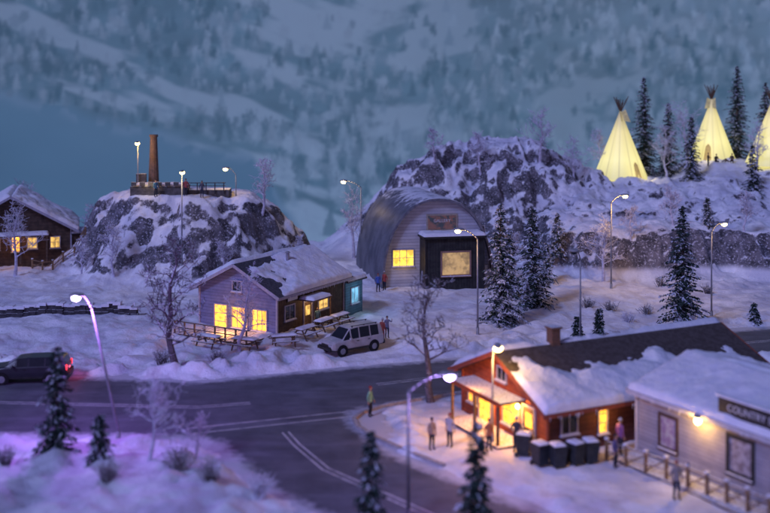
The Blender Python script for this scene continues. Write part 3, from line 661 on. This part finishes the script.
def tipi(x,y,rad,h,seed,rz):
    rt=root('tipi',(x,y,hz(x,y)-.15),rz); n=48;rows=16; V=[]; R=random.Random(seed)
    for j in range(rows+1):
        t=j/rows; r=rad*(1-t)**1.04+.12*t
        for i in range(n+1):
            a=2*math.pi*i/n; k=1+.025*abs(math.sin(a*6))*(-1)
            V.append((r*k*math.cos(a),r*k*math.sin(a),h*t))
    m=bpy.data.materials.get('glowing_canvas')
    if not m:
        m=bpy.data.materials.new('glowing_canvas'); m.use_nodes=True; nt=m.node_tree;N=nt.nodes;L=nt.links;b=N['Principled BSDF']
        tc=N.new('ShaderNodeTexCoord'); sp=N.new('ShaderNodeSeparateXYZ'); L.new(tc.outputs['Object'],sp.inputs[0])
        mr=N.new('ShaderNodeMapRange'); mr.inputs[1].default_value=0; mr.inputs[2].default_value=8.4; L.new(sp.outputs[2],mr.inputs[0])
        cr=N.new('ShaderNodeValToRGB'); e=cr.color_ramp.elements; e[0].color=(.62,.56,.16,1); e[1].color=(.25,.19,.07,1); e[1].position=1
        q=e.new(.3); q.color=(1,.90,.32,1); q=e.new(.72); q.color=(.85,.72,.24,1); L.new(mr.outputs[0],cr.inputs[0])
        at=N.new('ShaderNodeMath'); at.operation='ARCTAN2'; L.new(sp.outputs[1],at.inputs[0]); L.new(sp.outputs[0],at.inputs[1])
        mu=N.new('ShaderNodeMath'); mu.operation='MULTIPLY'; mu.inputs[1].default_value=12/math.pi/2; L.new(at.outputs[0],mu.inputs[0])
        fr=N.new('ShaderNodeMath'); fr.operation='FRACT'; L.new(mu.outputs[0],fr.inputs[0])
        sb=N.new('ShaderNodeMath'); sb.operation='SUBTRACT'; sb.inputs[1].default_value=.5; L.new(fr.outputs[0],sb.inputs[0])
        ab=N.new('ShaderNodeMath'); ab.operation='ABSOLUTE'; L.new(sb.outputs[0],ab.inputs[0])
        r2=N.new('ShaderNodeMapRange'); r2.inputs[1].default_value=0; r2.inputs[2].default_value=.09; r2.inputs[3].default_value=.55; r2.inputs[4].default_value=1; L.new(ab.outputs[0],r2.inputs[0])
        es=N.new('ShaderNodeMath'); es.operation='MULTIPLY'; es.inputs[1].default_value=.86; L.new(r2.outputs[0],es.inputs[0])
        L.new(cr.outputs[0],b.inputs['Emission Color']); L.new(es.outputs[0],b.inputs['Emission Strength']); b.inputs['Base Color'].default_value=(.5,.46,.3,1)
    npobj('canvas_cover',V,gridfaces(n+1,rows+1),m,True,rt)
    mm=M()
    for i in range(11):
        a=2*math.pi*i/11+R.uniform(-.1,.1); top=R.uniform(1.4,2.3)
        p0=Vector((rad*.98*math.cos(a),rad*.98*math.sin(a),0)); ap=Vector((0,0,h*.985)); d=(ap-p0).normalized()
        mm.tube(p0*.06+ap*.94,ap+d*top+Vector((R.uniform(-.15,.15),R.uniform(-.15,.15),0)),.07,.05,5,0)
    for s in(-1,1): mm.add([(s*.1,-rad*.13,h*.86),(s*.75,-rad*.30,h*.84),(s*.55,-rad*.1,h*1.03),(s*.08,-.1,h*.99)],[(0,1,2,3)],1)
    mm.obj('lodge_poles',[m_wood,mat('canvas',(.45,.4,.25),emit=((.5,.42,.16),.6))],rt)
    mm=M(); d=.04; mm.add([(-.5,-rad*.97-d,.1),(.5,-rad*.97-d,.1),(.33,-rad*(1-1.9/h)-d,1.9),(0,-rad*(1-2.3/h)-d,2.3),(-.33,-rad*(1-1.9/h)-d,1.9)],[(0,1,2,3,4)]); mm.obj('door_flap',[mat('door_canvas',(.3,.24,.14),emit=((.6,.42,.14),.5))],rt)
    light('lodge_glow',(0,-rad-1,1.2),80,(1,.8,.3),.8,rt)
tipi(30.6,130,3.6,8.7,1,.5); tipi(44.6,136.5,3.2,8.3,2,-.5); tipi(50.3,130,3.5,8.2,3,.9)
# ------------------------------------------------------------ street lamps
def lamp(x,y,h,arm,col=(1,.55,.14),power=300,lean=(0,0),lit=True,z=None,violet=False,rad=.07):
    z=hz(x,y) if z is None else z
    rt=root('street_lamp',(x,y,z)); m=M(); ax,ay=arm; T=Vector((lean[0],lean[1],h-.7))
    m.tube((0,0,-.4),(0,0,.5),rad*1.9,rad*1.7,10,0); m.tube((0,0,.5),T,rad*1.15,rad*.75,8,0)
    pts=[T]; 
    for k in range(1,7):
        t=k/6; pts.append(T+Vector((ax*t,ay*t,.7*math.sin(t*math.pi/2))))
    m.path(pts,[rad*.75]*2+[rad*.6]*5,7,0); e=pts[-1]; al=max(.01,math.hypot(ax,ay)); ux,uy=ax/al,ay/al
    m.ell((e.x+ux*.25,e.y+uy*.25,e.z+.03),(.42 if abs(ux)>.5 else .2,.42 if abs(uy)>.5 else .2,.13),12,6,0)
    m.ell((e.x+ux*.3,e.y+uy*.3,e.z-.1),(.25,.25,.18),12,8,1)
    m.obj('pole_and_head',[m_galv,(m_bulbv if violet else m_bulb) if lit else m_glassd],rt,True)
    if lit: light('lamp_light',(e.x+ux*.3,e.y+uy*.3,e.z-.5),power,col,.15,rt)
lamp(21.3,94.2,8.8,(1.0,-.1),power=800)
lamp(14.2,72.7,7.1,(-.3,-.2),lit=False); lamp(27.1,83,7.8,(.75,0),power=140)
lamp(7.0,75.6,7.9,(-1.2,-.1),power=320); lamp(-2.6,108,9.2,(-1.6,-.1),power=200,col=(1,.7,.35))
lamp(5.6,52.0,5.1,(.1,-.2),power=260,rad=.06); lamp(1.0,42.9,6.2,(1.5,.2),power=600,col=(.5,.30,1),violet=True)
lamp(-14.1,52.9,7.7,(-.5,-.1),power=1900,col=(.46,.18,1),lean=(-1.4,0),violet=True)
lamp(-19.3,95,8.9,(.1,-.4),power=120,col=(1,.75,.4)); lamp(-15.5,104,3.3,(-.8,0),power=60,z=7.6,rad=.05); lamp(-25.7,104,6,(.05,-.3),power=260,z=7.6,rad=.05)
# ------------------------------------------------------------ vehicles
def car(x,y,heading,paint,zt=1.84,rack=True,lit=False,L=4.8,name='parked_car'):
    rt=root(name,(x,y,hz(x,y)+.02),heading); k=L/4.8
    st=[(-2.42,.80,.50,.98,1.02,.74),(-2.36,.90,.40,1.08,1.14,.80),(-2.2,.93,.36,1.12,zt-.07,.70),(-2.05,.94,.34,1.12,zt-.02,.72),(-1.9,.94,.32,1.12,zt,.72),(-1.15,.95,.32,1.11,zt+.02,.73),(-1.05,.95,.32,1.11,zt+.02,.73),(-.15,.95,.32,1.10,zt+.01,.73),(-.05,.95,.32,1.10,zt+.01,.73),(.62,.95,.32,1.09,zt-.05,.71),(.72,.95,.32,1.09,zt-.09,.70),(1.35,.94,.33,1.06,1.12,.80),(1.5,.94,.34,1.04,1.09,.78),(2.1,.92,.36,.98,1.02,.74),(2.32,.86,.40,.88,.92,.68),(2.4,.78,.46,.72,.76,.62)]
    V=[];n=14
    for sx,w,zb,zl,ztp,wt in st:
        half=[(0,zb),(w*.8,zb),(w*.97,zb+.1),(w,(zb+zl)/2),(w*.985,zl-.06),(w*.95,zl),(wt,ztp-.04),(wt-.08,ztp)] 
        ring=[(a,b) for a,b in half]+[(-a,b) for a,b in half[1:][::-1]]
        V+=[(sx*k,a,b) for a,b in ring]; n=len(ring)
    m=M(); F=[];MI=[]
    for j in range(len(st)-1):
        for i in range(n):
            F.append((j*n+i,j*n+(i+1)%n,(j+1)*n+(i+1)%n,(j+1)*n+i)); mi=0
            side=i in(5,n-6)
            if side and j in(4,6,8): mi=1
            if j==10 and i in(7,5,n-6): mi=1
            if j==1 and i==7: mi=1
            if i in(0,1,n-1,n-2): mi=2
            MI.append(mi)
    F+= [tuple(range(n)),tuple((len(st)-1)*n+i for i in range(n))[::-1]]; MI+=[0,2]
    m.add(V,F,0); m.m=MI
    pm=mat('car_paint_'+paint[0],paint[1],tuple(v*.8 for v in paint[1]),rough=.3,spec=.5,snow=1.25 if paint[0]=='dark' else 1.05,ns=2)
    m.obj('body',[pm,m_glassd,m_black],rt)
    m=M(); tyre=0
    for wx in(-1.42*k,1.48*k):
        for s in(-1,1):
            m.tube((wx,s*.90,.37),(wx,s*.955,.37),.44,.44,20,0)
            m.tube((wx,s*.76,.35),(wx,s*.985,.35),.35,.35,22,0)
            m.tube((wx,s*.98,.35),(wx,s*.995,.35),.22,.20,16,1)
            for q in range(5):
                a=q*1.2566; m.box((wx+.11*math.cos(a),s*1.0,.35+.11*math.sin(a)),(.16,.02,.05),1,R=Matrix.Rotation(-a,3,'Y'))
    m.obj('wheels',[mat('tyre',(.015,.015,.017)),m_galv],rt)
    m=M()
    m.box((2.44*k,0,.52),(.14,1.62,.2),0); m.box((-2.46*k,0,.55),(.14,1.66,.22),0)
    m.box((2.385*k,0,.74),(.05,.78,.17),0)
    for s in(-1,1):
        m.box((2.33*k,s*.62,.79),(.16,.28,.16),1); m.box((-2.40*k,s*.80,.98),(.08,.14,.34),2)
        m.box((.80*k,s*1.04,1.14),(.12,.2,.15),3)
        for dx in(-.95,.1): m.box((dx*k,s*.955,.93),(.2,.03,.04),0)
        m.box((0,s*.955,.42),(2.0*k,.05,.1),0)
        if rack:
            m.tube((-1.9*k,s*.62,zt+.08),(.5*k,s*.62,zt+.08),.025,.025,6,0)
            for q in(-1.8,-.7,.4): m.box((q*k,s*.62,zt+.03),(.06,.05,.1),0)
    m.box((-2.44*k,0,.85),(.03,.5,.12),4)
    hl=mat('headlight_lens',(.7,.7,.75),rough=.1,emit=((.7,.85,1),6)) if lit else mat('headlight_off',(.5,.5,.55),rough=.1)
    tl=mat('tail_light_lit',(.5,.02,.02),emit=((1,.04,.06),3)) if lit else mat('tail_light',(.35,.02,.02),rough=.2)
    m.obj('trim',[m_black,hl,tl,pm,m_white],rt)
    if lit:
        for s in(-1,1): light('headlight',(2.75*k,s*.62,.8),35,(.6,.75,1),.1,rt)
        light('tail_glow',(-2.7*k,0,.9),14,(1,.1,.2),.1,rt)
    return rt
car(-2.4,71.3,math.radians(217),('silver',(.50,.48,.48)),name='parked_suv',L=4.5)
car(-22.8,64.2,math.radians(186),('dark',(.03,.03,.04)),zt=1.6,rack=False,lit=True,L=4.9,name='dark_car')
# ------------------------------------------------------------ people
def person(x,y,face,jacket,pants=(.03,.035,.06),hat=(.05,.04,.04),z=None,pose='stand',h=1.75,seed=0):
    z=hz(x,y)-.02 if z is None else z
    R=random.Random(seed); V=[];E=[];RR=[]
    def v(p,r,par=None):
        V.append(p);RR.append(r)
        if par is not None:E.append((par,len(V)-1))
        return len(V)-1
    cr=pose=='crouch'; dz=-.5 if cr else 0; dy=.12 if cr else 0
    pel=v((0,dy,.95+dz),.135); sp=v((0,dy*.6,1.15+dz),.13,pel); ch=v((0,0,1.34+dz),.15,sp); nk=v((0,-.01,1.47+dz),.06,ch); hd=v((0,-.02,1.55+dz),.055,nk)
    for s in(-1,1):
        a0=v((s*.17,0,1.40+dz),.07,ch)
        if pose=='wave' and s==1: el=(.33,-.12,1.28);wr=(.30,-.30,1.46);pd=Vector((0,-.3,.9))
        elif pose=='hold' or cr: el=(s*.25,-.05,1.14+dz);wr=(s*.14,-.27,1.12+dz);pd=Vector((-s*.3,-.9,.1))
        else:
            sw=R.uniform(-.12,.12)*s; el=(s*.25,.03+sw*.5,1.13);wr=(s*.26,-.05+sw,.90);pd=Vector((0,-.15,-1))
        e=v(el,.05,a0); w=v(wr,.034,e); pd.normalize(); pc=Vector(wr)+pd*.07; p=v(tuple(pc),.032,w)
        side=Vector((0,1,0)) if abs(pd.z)>.5 else Vector((0,0,1))
        for i in range(4):
            ln=(.065,.078,.072,.055)[i]; b=pc+pd*.03+side*(.026*(1.5-i)); m1=v(tuple(b),.0105,p); v(tuple(b+pd*ln+Vector((-s*.02,0,0))),.008,m1)
        t1=v(tuple(pc+side*-.035-pd*.02),.011,p); v(tuple(pc+side*-.062+pd*.03),.009,t1)
        hip=v((s*.09,dy,.88+dz),.10,pel)
        if cr: kn=(s*.14,-.28,.47);an=(s*.12,-.02,.1)
        else:
            st=(.10 if s>0 else -.08)*(1 if pose=='walk' else .15); kn=(s*.10,-.03-st*.6,.50);an=(s*.11,-st+.03,.09)
        k=v(kn,.066,hip); a=v(an,.05,k); v((an[0]+s*.02,an[1]-.17,.045),.042,a)
    me=bpy.data.meshes.new('tmp'); me.from_pydata(V,E,[]); ob=bpy.data.objects.new('tmp',me); S.collection.objects.link(ob)
    md=ob.modifiers.new('s','SKIN')
    sv=me.skin_vertices[0].data
    for i,r in enumerate(RR): sv[i].radius=(r,r*(.8 if r>.12 else 1)); sv[i].use_root=(i==0)
    sd=ob.modifiers.new('d','SUBSURF'); sd.levels=1; sd.render_levels=1
    dg=bpy.context.evaluated_depsgraph_get(); m2=bpy.data.meshes.new_from_object(ob.evaluated_get(dg)); bpy.data.objects.remove(ob)
    key='%d_%d_%d'%tuple(int(c*99) for c in jacket)
    mj=mat('jacket_'+key,jacket,rough=.85,ns=9); mp=mat('trousers_%d'%int(pants[0]*999),pants,rough=.9,ns=9); ms=mat('skin',(.42,.25,.18),(.38,.22,.16),rough=.6); mb=mat('boots',(.03,.02,.015)); mh=mat('hat_%d'%int(hat[0]*999),hat,rough=.9)
    m2.materials.clear()
    for q in(mj,mp,ms,mb): m2.materials.append(q)
    wr=[V[i] for i,r in enumerate(RR) if r==.032]
    for f in m2.polygons:
        c=f.center; f.use_smooth=True; mi=0
        if c.z<.86+dz and abs(c.x)<.22: mi=1
        if c.z<.16: mi=3
        if c.z>1.475+dz and abs(c.x)<.1: mi=2
        if any((Vector(q)-c).length<.1 for q in wr): mi=2
        f.material_index=mi
    rt=root('person',(x,y,z),face); rt.scale=(h/1.75,)*3
    o=bpy.data.objects.new('body',m2); S.collection.objects.link(o); o.parent=rt
    m=M(); hc=(0,-.025,1.64+dz)
    def fn(p):
        p=p.copy()
        if p.z<0: p.x*=1+.25*p.z; p.y*=1+.1*p.z
        if p.y<-.85 and abs(p.x)<.35 and -.35<p.z<.15: p.y-=.22
        return p
    m.ell(hc,(.078,.095,.118),16,12,0,fn)
    m.ell((0,hc[1]+.012,hc[2]+.035),(.088,.103,.1),16,10,1,lambda p:Vector((p.x,p.y if p.y>-.7 or p.z>.2 else p.y*.8,p.z if p.z>-.4 else -.4)))
    for s in(-1,1): m.ell((s*.08,hc[1]+.01,hc[2]-.01),(.014,.024,.032),8,6,0); m.ell((s*.03,hc[1]-.088,hc[2]+.012),(.012,.008,.009),6,4,2)
    m.ell((0,hc[1]-.09,hc[2]-.055),(.024,.008,.007),8,4,3)
    m.obj('head',[ms,mh,m_black,mat('lips',(.3,.1,.09))],rt,True)
P=[(2.4,51.3,.5,(.45,.32,.25),'stand'),(3.35,51.6,-.6,(.55,.5,.5),'stand'),(6.7,50.9,-.3,(.08,.07,.08),'hold'),(5.3,51.0,.6,(.5,.2,.1),'stand'),(-.85,56.9,1.2,(.25,.5,.35),'stand'),
   (-.2,73.6,2.4,(.35,.08,.07),'stand'),(.15,74.6,.3,(.2,.2,.3),'wave'),(-.65,93.6,.4,(.08,.15,.5),'walk'),(-.05,93.9,-.7,(.4,.07,.06),'stand'),
   (11.2,48.6,1,(.1,.1,.3),'stand'),(13.0,44.6,.2,(.35,.3,.3),'stand'),(11.9,50.6,2,(.3,.12,.3),'walk'),(-5.3,78.5,.4,(.1,.2,.25),'stand')]
for i,(x,y,a,j,po) in enumerate(P): person(x,y,a,j,pose=po,seed=i,h=1.72+.1*(i%3)-.06,hat=[(.05,.04,.04),(.3,.05,.05),(.5,.5,.55)][i%3])
for i,(x,y,j) in enumerate([(-20.2,101.4,(.35,.08,.08)),(-18.6,101.6,(.1,.1,.14)),(-23.2,101.2,(.08,.2,.3))]): person(x,y,.3*i,j,seed=i+20)
person(43.4,131,.2,(.06,.05,.05),pose='crouch',seed=31,h=2.0); person(45.6,131.4,-.5,(.08,.05,.05),pose='crouch',seed=32,h=2.0); person(42.2,130.6,.8,(.05,.05,.08),seed=33,pose='hold')
rt=root('campfire',(44.5,130.6,hz(44.5,130.6))); m=M()
for i in range(6): a=i*1.05; m.tube((.5*math.cos(a),.5*math.sin(a),.05),(0,0,.45),.07,.05,6,0)
m.obj('logs',[m_wood],rt)
# ------------------------------------------------------------ light, world, camera
sun=bpy.data.lights.new('sun','SUN'); sun.energy=1.6; sun.angle=math.radians(11); sun.color=(.38,.45,1.0)
so=bpy.data.objects.new('sun',sun); S.collection.objects.link(so)
el=math.radians(40); az=math.radians(-40)
dirv=Vector((math.sin(az)*math.cos(el),-math.cos(az)*math.cos(el),math.sin(el)))
so.rotation_euler=dirv.to_track_quat('Z','Y').to_euler()
w=bpy.data.worlds.new('World'); S.world=w; w.use_nodes=True; N=w.node_tree.nodes; L=w.node_tree.links; bg=N['Background']
sk=N.new('ShaderNodeTexSky'); sk.sky_type='NISHITA'; sk.sun_disc=False; sk.sun_elevation=el; sk.sun_rotation=math.atan2(dirv.x,dirv.y)
mx=N.new('ShaderNodeMix'); mx.data_type='RGBA'; mx.blend_type='MULTIPLY'; mx.inputs[0].default_value=1; mx.inputs[7].default_value=(.74,.54,1.0,1)
L.new(sk.outputs[0],mx.inputs[6]); L.new(mx.outputs[2],bg.inputs[0]); bg.inputs[1].default_value=.030
cam=bpy.data.cameras.new('camera'); co=bpy.data.objects.new('camera',cam); S.collection.objects.link(co)
co.location=(0,0,18); co.rotation_euler=(math.pi/2,0,0); cam.sensor_width=36; cam.lens=36*1000/770; cam.shift_y=-156.5/770
cam.clip_end=2000; cam.clip_start=.5; cam.dof.use_dof=True; cam.dof.focus_distance=84; cam.dof.aperture_fstop=.115
S.camera=co
S.view_settings.view_transform='Standard'; S.view_settings.look='None'; S.view_settings.exposure=0
